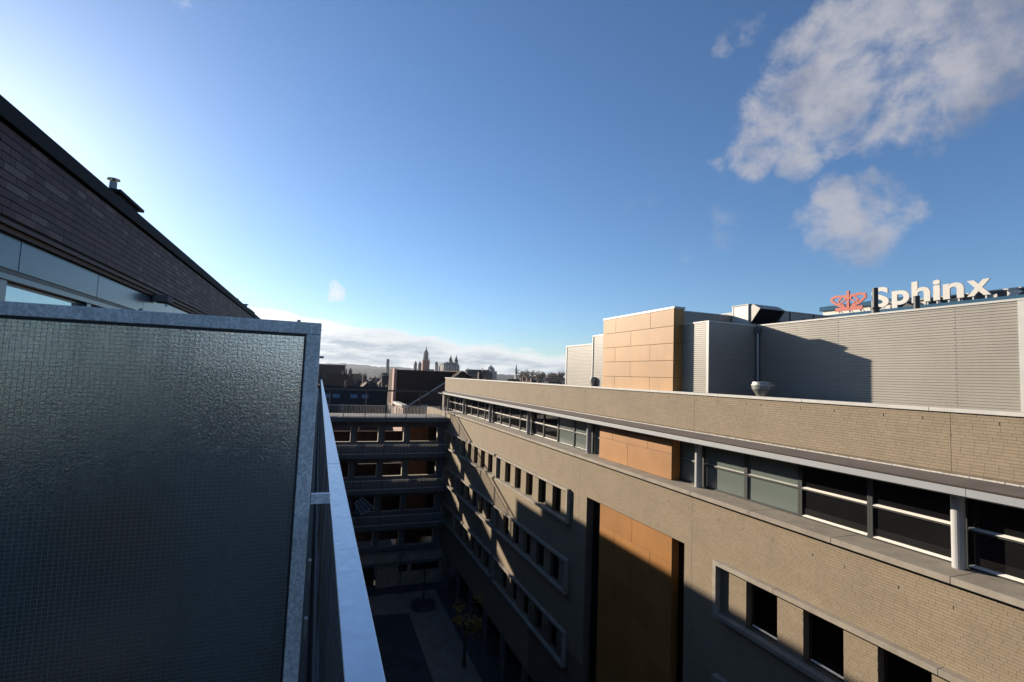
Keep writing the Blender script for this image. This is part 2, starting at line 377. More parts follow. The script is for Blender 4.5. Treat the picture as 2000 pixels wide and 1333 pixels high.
def single_bricks(cells, xf, xb, m, parent):
    if m not in UNIT:
        mb = MB().box(0, 1, 0, 1, 0, 1); me = bpy.data.meshes.new('brick'); me.from_pydata(mb.v, [], mb.f); me.materials.append(M[m]); UNIT[m] = me
    inv = wm(parent).inverted()
    for (a, b, za, zb) in cells:
        o = bpy.data.objects.new('brick', UNIT[m]); COL.objects.link(o); o.parent = parent; o.matrix_parent_inverse = inv
        d = random.gauss(0, .0006)
        lo, hi = min(xf+d, xb), max(xf+d, xb)
        o.location = (lo, a, za); o.scale = (hi-lo, b-a, zb-za)
def pick(cells, x, n=300):
    """the n bricks that show largest from the eye"""
    def score(c):
        y = (c[0]+c[1])/2; z = (c[2]+c[3])/2
        return (c[1]-c[0])*(c[3]-c[2])*abs(x)/(x*x+y*y+z*z)**1.5
    order = sorted(range(len(cells)), key=lambda i: -score(cells[i])); s = set(order[:n])
    return [cells[i] for i in s], [c for i, c in enumerate(cells) if i not in s]

# ================================================================ the ground and the town floor
struct(MB().quad((-9000, -9000, GZ-.02), (9000, -9000, GZ-.02), (9000, 9000, GZ-.02), (-9000, 9000, GZ-.02)).build('ground', 'ground'))
struct(MB().quad((-12, -30, GZ), (14.5, -30, GZ), (14.5, 47, GZ), (-12, 47, GZ)).build('courtyard', 'asphalt'))
struct(MB().poly([(7.7, -20, GZ+.006), (10.4, -20, GZ+.006), (10.6, 44.6, GZ+.006), (.6, 44.6, GZ+.006), (.6, 41.6, GZ+.006), (7.7, 40.8, GZ+.006)]).build('path', 'path'))

# ================================================================ right-hand office building
XF = 11.5                                   # front of the brick facade
OB = thing('office_building', 'long tan brick office building with orange panels and ribbon windows along the right', 'building', (XF, 20, GZ))
ROWS = [(-6.68-3.27*r, -5.33-3.27*r) for r in range(3)]
GROUPS = [([11.09-1.77*k for k in range(5)], 12.19, 2.6), ([23.53+1.755*k for k in range(5)], 31.98, 21.62), ([34.05+1.74*k for k in range(5)], 42.25, 32.34), ([43.15+1.74*k for k in range(2)], 46.9, 42.55)]
# window spans: near group lists far jambs, the other groups list far jambs too
WINS = [(y-1.02, y) for y in GROUPS[0][0]] + [(22.62, 23.6), (24.38, 25.36), (26.14, 27.12), (27.9, 28.88), (29.64, 30.62)] + [(33.12, 34.1), (34.86, 35.84), (36.6, 37.58), (38.34, 39.32), (40.08, 41.06)] + [(43.3, 44.25), (45.1, 46.05)]
RECESS = (13.64, 20.07)
holes = [(a, b, z0, z1) for a, b in WINS for z0, z1 in ROWS] + [(RECESS[0], RECESS[1], -15.9, -5.21)]
YNEAR = 26.0
CUTS = (13.30, 20.75)
holes_wall(MB(), XF+.0022, XF+.36, -6, YNEAR, -15.9, -3.56, holes).build('wall', 'mortar', OB, fix=False)
holes_wall(MB(), XF, XF+.36, YNEAR+.001, 47.2, -15.9, -3.56, holes).build('wall', 'tanfar', OB, fix=False)
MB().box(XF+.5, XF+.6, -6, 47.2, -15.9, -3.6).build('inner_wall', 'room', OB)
cells = brick_cells(3.4, YNEAR, -12.5, -3.565, holes, lengths=(.22,), cuts=CUTS)
XP = 12.1                                   # parapet above the eave
pcells = brick_cells(3.4, 50.7, -1.60, -.36, [], lengths=(.22,), cuts=(6.44, 13.95, 21.5, 28.9, 36.3, 43.7))
big, rest = pick(cells, XF, 150); single_bricks(big, XF-.0006, XF+.02, 'tan1', OB); brick_mesh('brickwork', rest, XF-.0006, XF+.02, 'tan', OB)
big, rest = pick(pcells, XP, 150); single_bricks(big, XP-.0006, XP+.02, 'tan1', OB); brick_mesh('brickwork', rest, XP-.0006, XP+.02, 'tan', OB)
wh = MB()                                   # weep holes: open vertical joints
for i in range(26): y = 4.1+i*1.02+random.uniform(-.2, .2); wh.box(XF-.0045, XF+.01, y, y+.012, -4.06, -4.0)
for i in range(20): y = 4.6+i*1.05+random.uniform(-.3, .3); wh.box(XP-.0045, XP+.01, y, y+.012, -.55, -.49)
wh.build('weep_holes', 'joint', OB, kind='stuff')
MB().box(XP+.0022, XP+.34, -6, 50.7, -1.66, -.36).build('parapet', 'mortar', OB)
y = -5.2
while y < 50.6:                             # coping stones
    MB().box(XP-.05, XP+.42, y, min(y+2.993, 50.76), -.359, -.28).build('coping_stone', 'coping', OB, bevel=.006); y += 3.0
MB().box(XP+.35, 40, -6, 50.7, -.75, -.62).build('roof_deck', 'deck', OB)
# eave: roofing on top, white fascia in front
MB().prism([(11.335, -1.80), (XP+.01, -1.80), (XP+.01, -1.62), (11.335, -1.725)], 'y', -6, 49.4).build('eave_roof', 'membrane', OB)
MB().box(11.335, 12.9, -6, 50.6, -1.90, -1.802).build('eave_soffit', 'soffit', OB)
MB().box(11.318, 11.37, -6, 49.4, -1.734, -1.705).build('eave_lip', 'joint', OB)
for k in range(8):
    y0 = -1.3+7.37*k-.27+.0
    MB().box(11.30, 11.334, y0+.003, min(y0+7.367, 49.6), -1.878, -1.736).build('fascia_board', 'fascia', OB, bevel=.004)
mo = MB()                                   # mortar fillet where the roofing meets the parapet
for i in range(420):
    y = 3.6+i*.11; h = .012+.014*random.random(); mo.box(XP-.035-.01*random.random(), XP-.001, y, y+.105, -1.634, -1.612+h*.6)
mo.build('mortar_fillet', 'coping', OB, kind='stuff')
# ledge below the ribbon windows
y = -1.02
while y < 47:
    MB().box(11.33, 12.36, y+.004, min(y+2.366, 47.25), -3.555, -3.43).build('ledge_slab', 'stone', OB, bevel=.006); y += 2.372
# round columns
for k in range(-1, 7):
    yc = 6.35+7.37*k if k < 6 else 48.9
    MB().lathe(12.1, yc, [(.115, -3.43), (.115, -1.9)], 20).build('column', 'column', OB, smooth=False)
MB().box(11.62, 11.78, 48.9, 49.1, -4.3, -1.9).build('corner_post', 'column', OB)
# ribbon windows
XW = 12.32
def ribbon(y0, y1, kind):
    fr = MB()
    for (a, b) in ((y0, y0+.06), (y1-.06, y1)): fr.box(XW-.05, XW+.06, a, b, -3.425, -1.9)
    fr.box(XW-.045, XW+.05, y0+.06, y1-.06, -3.425, -3.375); fr.box(XW-.045, XW+.05, y0+.06, y1-.06, -2.70, -2.645); fr.box(XW-.045, XW+.05, y0+.06, y1-.06, -1.96, -1.9)
    f = fr.build('window', 'dark', OB)
    MB().box(XW, XW+.012, y0+.06, y1-.06, -3.375, -2.70).build('pane', kind, f)
    MB().box(XW, XW+.012, y0+.06, y1-.06, -2.645, -1.96).build('pane', kind, f)
    if kind == 'pane':
        for z in (-3.375, -2.645):          # sloping aluminium beads, coloured near white for the sun's highlight on them
            MB().prism([(XW-.062, z-.012), (XW-.001, z+.035), (XW-.001, z-.012)], 'y', y0+.07, y1-.07).build('glint_bead', 'glint_bead', f)
    else:
        MB().prism([(XW-.055, -2.650), (XW-.001, -2.62), (XW-.001, -2.650)], 'y', y0+.07, y1-.07).build('glint_bead', 'trim', f)
y = 6.35-7.37
while y < 48:
    for q in range(4):
        a, b = y+1.8425*q, y+1.8425*(q+1); m = (a+b)/2
        if b <= 14.86 or a >= 19.84: parts = [(a, b)]
        else: parts = [(a, 14.86)] if a < 14.8 else ([(19.84, b)] if b > 19.9 else [])
        for a, b in parts:
            if b-a < .2: continue
            ribbon(a+.002, b-.002, 'blind' if (9.9 < m < 15 or 19.5 < m < 24.9) else 'pane')
    y += 7.37
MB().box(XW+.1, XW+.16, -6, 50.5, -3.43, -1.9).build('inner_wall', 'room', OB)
MB().box(11.9, 12.3, 50.4, 50.7, -3.5, -1.7).build('end_wall', 'tanfar', OB)
# orange cladding
def panels(rows, y0, y1, fracs, x0, x1, m, parent, g=.007):
    for i, (za, zb) in enumerate(rows):
        fs = [0]+list(fracs[i % 2])+[1]
        for a, b in zip(fs, fs[1:]):        # fractions run from the far side to the near side
            MB().box(x0, x1, y1-(y1-y0)*b+g, y1-(y1-y0)*a-g, za+g, zb-g).build('cladding_panel', m, parent, bevel=.003)
FR = ((.21, .715), (.445,))
panels([(-2.52, -1.9), (-3.425, -2.52)], 14.87, 19.83, FR, 11.92, 11.95, 'orange', OB)
MB().box(11.95, 12.34, 14.875, 19.825, -3.425, -1.9).build('cladding_core', 'joint', OB)
panels([(-2.52, -1.9), (-3.425, -2.52)], 14.868, 14.868, ((), ()), 11.953, 12.3, 'orange', OB, g=-.001)
# recess with a second stack of orange panels
MB().box(11.85, 11.87, RECESS[0], RECESS[1], -15.9, -5.2).build('recess_glass', 'pane', OB)
MB().box(11.585, 11.84, 14.34, 19.02, -15.9, -5.215).build('cladding_core', 'joint', OB)
panels([(-6.12-.9*k, -5.22-.9*k) for k in range(12)], 14.33, 19.03, ((.5,), (.245, .74)), 11.555, 11.585, 'orange', OB)
for k in range(12): MB().box(11.588, 11.83, 14.315, 14.339, -6.113-.9*k, -5.227-.9*k).build('cladding_panel', 'orange', OB)
# stone surrounds and windows of the three storeys
clear_rows = {0}
for gi, (lst, far, near) in enumerate(GROUPS):
    for ri, (z0, z1) in enumerate(ROWS):
        y = near
        while y < far-.05:
            e = min(y+3.72, far) if gi == 0 else min(y+3.6, far)
            if far-e < .6: e = far
            MB().box(11.31, XF+.02, y+.004, e-.004, z1+.002, z1+.125).build('lintel', 'stone', OB, bevel=.005)
            MB().box(11.29, XF+.34, y+.004, e-.004, z0-.125, z0-.002).build('sill', 'stone', OB, bevel=.005)
            y = e
        for yf in ((far-.14, far),) + (((near, near+.14),) if gi in (1, 3) else ()):
            MB().box(11.312, XF+.01, yf[0]+.005, yf[1]-.005, z0, z1).build('fin', 'stone', OB, bevel=.005)
for a, b in WINS:
    for ri, (z0, z1) in enumerate(ROWS):
        x = XF+.20
        fr = MB(); fr.box(x, x+.07, a, a+.05, z0, z1); fr.box(x, x+.07, b-.05, b, z0, z1); fr.box(x, x+.07, a+.05, b-.05, z1-.05, z1); fr.box(x, x+.07, a+.05, b-.05, z0, z0+.06)
        f = fr.build('window', 'wood', OB)
        MB().box(x+.03, x+.04, a+.05, b-.05, z0+.06, z1-.05).build('pane', 'clear' if (ri == 0 and b < 12) else 'pane', f)
        if a < 13: MB().prism([(x-.045, z0+.06), (x-.001, z0+.09), (x-.001, z0+.06)], 'y', a+.06, b-.06).build('glint_bead', 'glint_bead', f)
# ground floor: set-back glazing under the brick front
MB().box(XF+.37, 40, -6, 47.2, -16.2, -15.9).build('arcade_soffit', 'soffit', OB)
MB().box(13.2, 13.3, -6, 47.2, GZ, -16.2).build('shopfront', 'pane', OB)
for k in range(-1, 14): MB().box(11.62, 11.9, -2+3.6*k, -1.7+3.6*k, GZ, -16.2).build('arcade_pillar', 'conc', OB)
MB().box(XF, XF+.36, 47.0, 60, GZ, -3.6).build('end_wall', 'tanfar', OB)

# ---- plant room on its roof
PR = MB().box(12.5, 34, 15.50, 20.50, -.62, 2.76).build('plant_room', 'joint', OB)
def sheet(x, y0, y1, z0, z1, side, parent=PR, pitch=.0725):
    """ribbed cladding: side '-x' faces the court, '-y' faces along it (then y0,y1 are x values and x is y)"""
    prof = []; z = z1
    while z > z0+.001:
        zb = max(z-pitch, z0)
        prof += [(0.0, z), (0.0, z-(z-zb)*.66), (.016, z-(z-zb)*.76), (.016, z-(z-zb)*.92)]
        z = zb
    prof.append((0.0, z0))
    mb = MB()
    for (d0, za), (d1, zb) in zip(prof, prof[1:]):
        if side == '-x': mb.quad((x+d0, y0, za), (x+d0, y1, za), (x+d1, y1, zb), (x+d1, y0, zb))
        else: mb.quad((y0, x+d0, za), (y1, x+d0, za), (y1, x+d1, zb), (y0, x+d1, zb))
    return mb.build('cladding_sheet', 'sheet', parent)
panels([(2.86-.655*(k+1)-.02, 2.86-.655*k-.02) for k in range(5)], 15.47, 20.54, FR, 12.40, 12.43, 'orangepale', PR)
for k in range(5): MB().box(12.431, 12.86, 15.445, 15.47, 2.84-.655*(k+1)+.007, 2.84-.655*k-.007).build('cladding_panel', 'orangepale', PR)
MB().box(12.38, 12.9, 15.43, 20.56, 2.842, 2.93).build('coping', 'trim', PR, bevel=.005)
sheet(15.472, 12.88, 16.6, -.6, 2.76, '-y'); MB().box(12.92, 16.6, 15.44, 15.5, 2.762, 2.80).build('coping', 'trim', PR)
# the low block in front and the long main wall
MB().box(12.82, 15.1, 14.09, 15.43, -.6, 2.23).build('block_core', 'joint', PR)
sheet(12.78, 14.13, 15.44, -.62, 2.235, '-x'); sheet(14.055, 12.80, 15.05, -.62, 2.235, '-y')
MB().box(12.765, 12.80, 14.04, 14.15, -.62, 2.25).build('corner_trim', 'trim', PR)
MB().box(12.76, 15.1, 14.03, 15.45, 2.237, 2.285).build('coping', 'trim', PR)
MB().box(15.09, 34, -1.2, 14.0, -.62, 2.22).build('main_core', 'joint', PR)
for a, b in ((10.95, 14.05), (7.85, 10.95), (6.62, 7.85), (2.5, 6.48)): sheet(15.05, a+.002, b-.002, -.62, 2.235, '-x')
for y in (6.48,): MB().box(15.03, 15.09, y+.004, y+.136, -.62, 2.25).build('corner_trim', 'trim', PR)
MB().box(15.02, 15.14, -1.2, 14.02, 2.237, 2.29).build('coping', 'trim', PR)
scr = MB()
for y in (10.93, 7.87, 12.4):
    for k in range(19): scr.box(15.043, 15.052, y, y+.012, -.55+.145*k+.06, -.55+.145*k+.07)
scr.build('sheet_screws', 'joint', PR, kind='stuff')
MB().tube((14.93, 13.93, -.5), (14.93, 13.93, 1.96), .045, 12).box(14.86, 15.02, 13.86, 14.0, 1.96, 2.18).build('downpipe', 'alu', PR, smooth=False)
# white-lit volumes left of the orange box
MB().box(12.84, 20, 20.6, 24.95, -.62, 1.78).build('rear_core', 'joint', PR)
sheet(12.8, 22.0, 25.05, -.62, 1.80, '-x'); MB().box(12.77, 12.9, 21.98, 25.07, 1.802, 1.86).build('coping', 'trim', PR); MB().box(12.78, 12.82, 24.98, 25.08, -.62, 1.80).build('corner_trim', 'trim', PR)
sheet(12.7, 20.57, 21.93, -.62, 2.19, '-x'); MB().box(12.68, 12.9, 20.57, 22.0, 2.192, 2.25).build('coping', 'trim', PR); MB().box(12.67, 12.74, 21.93, 22.0, -.62, 2.19).build('corner_trim', 'trim', PR)
MB().box(12.74, 20, 20.57, 21.97, -.62, 2.18).build('rear_core', 'joint', PR)
# taller grey volume further back
rv = MB().box(16.9, 30, 15.52, 19, -.6, 3.2).build('rear_wall', 'sheet', PR)
for x in (17.75, 19.2, 20.4): MB().box(x, x+.09, 15.50, 15.519, 2.5, 3.02).build('slot_window', 'dark', PR)
for x in (18.4, 19.8): MB().box(x, x+.03, 15.495, 15.518, -.6, 3.22).build('wall_seam', 'joint', PR)
MB().box(16.88, 30, 15.49, 19, 3.202, 3.24).build('coping', 'trim', PR)

# ---- things standing on the roof
hv = thing('air_handling_unit', 'pale metal air handling unit with a black-mouthed hood on the plant room roof', 'ventilation unit', (15.7, 15, 2.29))
MB().box(15.2, 16.3, 14.62, 15.42, 2.40, 3.13).build('housing', 'trim', hv, bevel=.01)
MB().box(15.17, 16.33, 14.59, 15.45, 3.132, 3.165).build('lid', 'fascia', hv)
MB().box(15.185, 15.199, 14.62, 14.69, 2.40, 3.13).box(15.185, 15.199, 15.36, 15.42, 2.40, 3.13).build('corner_strip', 'white', hv)
hd = MB()
A = [(14.615, 3.12), (14.45, 3.12), (14.12, 2.93), (14.56, 2.42), (14.615, 2.42)]
hd.prism(A, 'x', 15.24, 15.27); hd.prism(A, 'x', 16.5, 16.53)
hd.prism([(14.45, 3.121), (14.615, 3.121), (14.615, 3.14), (14.45, 3.14)], 'x', 15.24, 16.53); hd.prism([(14.45, 3.12), (14.12, 2.93), (14.11, 2.945), (14.445, 3.14)], 'x', 15.24, 16.53)
hd.build('hood', 'sheet', hv)
MB().prism([(14.15, 2.93), (14.57, 2.43), (14.58, 2.45), (14.17, 2.95)], 'x', 15.27, 16.5).build('louvre', 'black', hv)
for x in (15.3, 16.2): MB().box(x, x+.06, 14.7, 15.35, 2.29, 2.399).build('foot', 'dark', hv)
def fan(x, y, z, s, label):
    t = thing('roof_fan', label, 'roof fan', (x, y, z), 'roof fans on the office roof')
    MB().box(x-.30*s, x+.30*s, y-.30*s, y+.30*s, z, z+.30).build('plinth', 'coping', t)
    MB().lathe(x, y, [(.20*s, z+.30), (.24*s, z+.36), (.38*s, z+.55), (.40*s, z+.66), (.385*s, z+.70), (.37*s, z+.78), (.05, z+.80)], 28).build('bowl', 'galvfan', t, smooth=False)
    MB().lathe(x, y, [(.405*s, z+.665), (.412*s, z+.68), (.405*s, z+.695)], 28).build('rim', 'trim', t)
    return t
fan(13.5, 12.38, -.62, .86, 'large galvanised bowl roof fan in front of the shaded metal wall')
fan(12.62, 21.72, -.62, .42, 'small pale roof fan beside the white ribbed wall')
def flue(x, y, r, z0, z1, label, band):
    t = thing('flue_pipe', label, 'flue', (x, y, z0), 'black flue pipes on the metal roof')
    MB().tube((x, y, z0), (x, y, z1), r, 18).build('pipe', 'black', t)
    if band:
        MB().tube((x, y, z0), (x, y, z0+.20), r*1.45, 18).build('base_collar', 'dark', t); MB().tube((x, y, z0+.22), (x, y, z0+.27), r*1.75, 18).build('flange', 'dark', t)
    MB().tube((x, y, z1-.02), (x, y, z1+.004), r*1.06, 18).build('rim', 'dark', t)
flue(15.25, 9.95, .075, 2.22, 3.06, 'tall black flue pipe with a collar in front of the first sign letter', True)
flue(15.55, 9.02, .075, 2.22, 2.72, 'short plain black flue pipe below the middle sign letters', False)

# ================================================================ factory behind with the lettered sign
FB = thing('factory_building', 'distant pale factory with a blue roof edge below the lettered sign', 'building', (48, 15, GZ))
MB().box(40.05, 60, -5, 32, GZ, 5.98).build('wall', 'render', FB)
MB().box(39.9, 41.5, -5, 31.0, 5.99, 6.30).build('roof_edge', 'blueroof', FB, bevel=.02)
MB().box(44, 60, 26.5, 33.5, 6.0, 7.35).build('roof_house', 'white', FB); MB().box(43.8, 60, 26.3, 33.7, 7.36, 7.75).build('roof_edge', 'blueroof', FB)
MB().box(41.6, 58, -3, 26.0, 6.0, 6.95).build('attic_wall', 'conc', FB); MB().box(41.5, 58, -3, 26.1, 6.955, 7.05).build('roof_edge', 'trim', FB)
for k in range(9): MB().box(41.56, 41.598, 25.6-2.1*k, 26.2-2.1*k if k else 25.95, 6.2, 6.8).build('attic_panel_and_glint', 'white', FB)
for pts in ([(18.72, 6.45), (18.72, 6.92), (18.2, 6.92), (17.9, 6.72), (18.35, 6.45)], [(16.7, 6.5), (16.2, 6.35), (15.6, 6.35), (15.6, 7.0), (16.2, 7.0)]): MB().prism(pts, 'x', 41.40, 41.45).build('attic_panel_and_glint', 'white', FB)  # white pentagons painted in for reflections on the attic glazing
SG = thing('rooftop_sign', 'rooftop sign with an orange crown and big white letters reading Sphinx', 'sign', (40.6, 24, 6.3))
def letter(ch, yl, zb, size, sx, m='white'):
    cu = bpy.data.curves.new('letter', 'FONT'); cu.body = ch; cu.size = 1.0; cu.extrude = .06; cu.offset = .028; cu.resolution_u = 6
    o = bpy.data.objects.new('letter', cu); COL.objects.link(o)
    bpy.context.view_layer.update()
    me = bpy.data.meshes.new_from_object(o.evaluated_get(bpy.context.evaluated_depsgraph_get())); bpy.data.objects.remove(o)
    xs = [v.co.x for v in me.vertices]; x0 = min(xs); wd = max(xs)-x0
    out = []
    for mname, grow, back in ((m, 1.0, 0.0),):
        for v in me.vertices:
            X, Y, Z = v.co; v.co = (40.55-Z*1.0, yl-(X-x0)/wd*sx, zb+Y*size)
        me.flip_normals() if False else None
        me.materials.append(M[mname]); lo = bpy.data.objects.new('letter', me); COL.objects.link(lo); lo.parent = SG; lo.matrix_parent_inverse = wm(SG).inverted()
    bm = bmesh.new(); bm.from_mesh(me); bmesh.ops.recalc_face_normals(bm, faces=bm.faces); bm.to_mesh(me); bm.free()
    return lo
for ch, yl, yr in (('S', 26.72, 25.42), ('p', 25.2, 23.98), ('h', 23.82, 22.62), ('i', 22.44, 21.98), ('n', 21.82, 20.60), ('x', 20.42, 19.12)):
    letter(ch, yl, 6.62 if ch == 'S' else 6.68, 2.12, yl-yr)
def band(pts, w, x0, x1, m, name='crown'):
    mb = MB()
    for (a, b) in zip(pts, pts[1:]):
        a = Vector(a); b = Vector(b); d = (b-a).normalized(); n = Vector((-d.y, d.x))*w/2; a2 = a-d*w*.3; b2 = b+d*w*.3
        mb.prism([tuple(a2+n), tuple(b2+n), tuple(b2-n), tuple(a2-n)], 'x', x0+random.uniform(0, .004), x1)
    return mb
crown = band([(29.55, 6.74), (27.45, 6.74)], .30, 40.4, 40.5, 'crown')
for s in (1, -1):
    f = lambda y, z: (28.55+s*y, z)
    for pts, w in (([f(.35, 6.9), f(1.0, 7.2), f(1.42, 7.55), f(1.36, 7.78), f(1.0, 7.86), f(.1, 7.78)], .20), ([f(.55, 6.95), f(.85, 7.45), f(.55, 7.66)], .12), ([f(.3, 6.95), f(.6, 7.3), f(.2, 7.5)], .10)):
        b2 = band(pts, w, 40.4, 40.5, 'crown'); n = len(crown.v); crown.v += b2.v; crown.f += [tuple(i+n for i in q) for q in b2.f]
b2 = band([(28.55, 6.8), (28.55, 8.15)], .22, 40.38, 40.52, 'crown'); n = len(crown.v); crown.v += b2.v; crown.f += [tuple(i+n for i in q) for q in b2.f]
b2 = band([(28.82, 7.62), (28.28, 7.62)], .16, 40.37, 40.53, 'crown'); n = len(crown.v); crown.v += b2.v; crown.f += [tuple(i+n for i in q) for q in b2.f]
crown.build('crown', 'crown', SG)
for y in (29.4, 28.5, 27.6, 26.0, 25.0, 23.6, 22.8, 22.2, 21.5, 20.9, 20.1, 19.4): MB().box(40.6, 40.66, y, y+.09, 6.301, 6.75).tube((41.3, y+.04, 6.31), (40.63, y+.04, 6.8), .025, 6).build('support_post', 'trim', SG)

# ================================================================ left-hand apartment building with the terrace
XL = -2.2
AB = thing('apartment_building', 'dark plum brick apartment building with a terrace along the left', 'building', (-4, 20, GZ))
YEND = 53.0
bz0, bz1 = 1.00, 1.655
MB().box(-9, XL-.015, -8, YEND-3.5, bz0, bz1+.02).build('upper_wall', 'dmortar', AB)
cells = brick_cells(3.6, 30, bz0, bz1, [], lengths=(.17, .25, .29, .29, .14, .21), joint=.007)
big, rest = pick(cells, XL, 300); single_bricks(big, XL, XL-.03, 'plum1', AB); brick_mesh('brickwork', rest, XL, XL-.03, 'plum', AB)
MB().box(-9, XL+.035, -8, YEND-3.5, bz1+.012, 1.80).build('coping', 'edging', AB, bevel=.004)
MB().box(-9, XL+.02, YEND-3.5, YEND, -1.72, .95).build('end_block', 'darkbrick', AB)
MB().box(XL-.12, XL+.012, -8, YEND-3.5, bz0-.035, bz0-.003).build('lintel_angle', 'wood', AB)
MB().box(XL-.16, XL-.02, -8, YEND-3.5, bz0-.075, bz0-.037).build('soffit_strip', 'wood', AB)
y = 3.55-1.48*5
while y < 22:                               # blue-grey fascia panels over the glazing
    MB().box(XL-.13, XL-.06, y+.006, y+1.474, .672, bz0-.077).build('fascia_panel', 'bluepanel', AB, bevel=.003); y += 1.48
MB().box(XL-.14, XL-.065, -8, 22, .630, .670).build('head_rail', 'dark', AB); MB().box(XL-.12, XL-.05, -8, 22, .588, .629).build('frame_rail', 'bluepanel', AB)
y = 3.33-1.5*7
for k in range(16):
    a = y+1.5*k
    f = MB().box(XL-.16, XL-.07, a, a+.09, -1.7, .584).box(XL-.16, XL-.12, a+.09, a+1.5, .565, .584).build('window', 'bluepanel', AB)
    MB().box(XL-.15, XL-.135, a+.09, a+1.5, -1.7, .564).build('pane', 'skypane', f)
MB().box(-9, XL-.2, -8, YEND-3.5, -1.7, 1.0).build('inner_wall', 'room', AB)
MB().box(-9, .03, -8, YEND-4, -2.1, -1.705).build('terrace_slab', 'boot', AB)
MB().box(-9, .10, -8, 46.8, GZ, -2.11).build('lower_wall', 'darkbrick', AB)
cb = thing('roof_chimney', 'black boxed roof outlet with a steel cowl on the left roof edge', 'chimney', (-2.55, 7.4, 1.8))
MB().box(-2.75, -2.33, 7.05, 7.70, 1.8, 1.965).build('box', 'edging', cb); MB().box(-2.80, -2.29, 6.97, 7.80, 1.966, 2.0).build('lid', 'edging', cb)
ro = thing('roof_outlet', 'small steel outlet pipe with a flat cap on the black roof box', 'roof outlet', (-2.42, 7.12, 2.0))
MB().lathe(-2.42, 7.12, [(.06, 2.0), (.055, 2.03), (.04, 2.04), (.036, 2.12)], 14).build('pipe', 'galvfan', ro); MB().lathe(-2.42, 7.12, [(.018, 2.12), (.018, 2.14), (.066, 2.143), (.062, 2.155)], 16).build('cap', 'galvfan', ro)
for y, h, lab in ((16.15, .11, 'farther stub'), (18.2, .20, 'capped post')):
    t = thing('roof_outlet', 'tiny %s near the far end of the left roof' % ('squat roof outlet' if h < .15 else 'slim capped roof outlet'), 'roof outlet', (-2.4, y, 1.8))
    MB().box(-2.5, -2.25, y-.1, y+.1, 1.8, 1.8+h*.5).tube((-2.38, y, 1.8), (-2.38, y, 1.8+h), .05, 8).build('pipe', 'galvfan', t)
    MB().lathe(-2.38, y, [(.05, 1.8+h), (.085, 1.81+h), (.08, 1.83+h)], 10).build('cap', 'galvfan', t)
MB().box(-2.6, -2.22, 18.3, 19.3, 1.8, 1.88).build('roof_kerb', 'slate', AB)
wl = thing('wall_lamp', 'small grey lamp box with a dangling cable under the brick band', 'wall lamp', (-2.15, 8.3, .92))
MB().box(-2.24, -2.05, 8.25, 8.52, .86, .955).build('housing', 'conc', wl, bevel=.008); MB().box(-2.2, -2.06, 8.525, 8.54, .87, .95).build('lens', 'trim', wl)
cab = MB(); pr = (-2.1, 8.3, .86)
for i in range(1, 9):
    q = (-2.1, 8.3+.018*i, .86-.05*math.sin(math.pi*i/8)); cab.tube(pr, q, .006, 6); pr = q
cab.build('cable', 'black', wl)

# ---- privacy screen of wired glass
PS = thing('privacy_screen', 'galvanised framed privacy screen of dark textured wired glass in the left foreground', 'screen', (-1, 1.92, -1.7))
px0, px1, pz0, pz1, py = -2.05, -.004, -1.62, .165, 1.90
F = .042
def strip(mb): return mb.build('frame', 'galv', PS, bevel=.003)
strip(MB().box(px0, px1, py, py+.05, pz1-F, pz1)); strip(MB().box(px1-F-.006, px1, py+.001, py+.051, pz0, pz1-F-.0005)); strip(MB().box(px0, px0+F, py+.001, py+.051, pz0, pz1-F-.0005)); strip(MB().box(px0+F, px1-F-.006, py, py+.05, pz0, pz0+F))
gl = MB().box(px0+F-.01, px1-F+.004, py+.020, py+.0265, pz0+.02, pz1-F+.01).build('glass_pane', 'wired', PS)
gk = MB(); gk.box(px0+F, px1-F-.006, py+.008, py+.019, pz1-F-.009, pz1-F-.0006); gk.box(px1-F-.013, px1-F-.0065, py+.008, py+.019, pz0+.05, pz1-F-.01); gk.build('gasket', 'black', PS)
wr = MB(); z = pz1-F-.006
while z > pz0+.05: wr.box(px0+F, px1-F-.006, py+.0185, py+.0195, z, z+.00075); z -= .0127
x = px1-F-.018
while x > px0+F: wr.box(x, x+.00075, py+.0175, py+.0184, pz0+.05, pz1-F); x -= .0143
wr.build('wire_mesh', 'wire', PS, kind='stuff')
MB().box(-.002, .062, py+.012, py+.04, -.470, -.436).build('bracket', 'galv', PS, bevel=.002)
for x in (-.55, -.08): MB().lathe(x, py+.025, [(.006, pz1), (.006, pz1+.006), (.003, pz1+.009)], 8).build('screw', 'galvfan', PS)
for z in (-.75, -.95, -1.25): MB().box(.004, .014, py+.06, py+.085, z, z+.07).build('hinge_plate', 'galvfan', PS)
MB().tube((-.004, py+.025, .045), (.010, py+.025, .045), .004, 8).build('screw', 'galvfan', PS)

# ---- a wooden chair that shows only as a brown blur through the screen
t = thing('terrace_chair', 'brown wooden chair seen as a blur through the wired glass screen', 'chair', (-.85, 2.75, -1.705))
for x in (-1.08, -.66):
    MB().box(x, x+.04, 2.52, 2.56, -1.703, -1.26).build('leg', 'chairwood', t); MB().box(x, x+.04, 2.94, 2.98, -1.703, -.62).build('leg', 'chairwood', t)
MB().box(-1.10, -.60, 2.50, 2.93, -1.258, -1.22).build('seat', 'chairwood', t)
for z in (-1.0, -.86, -.72): MB().box(-1.039, -.661, 2.95, 2.97, z, z+.10).build('back_slat', 'chairwood', t)

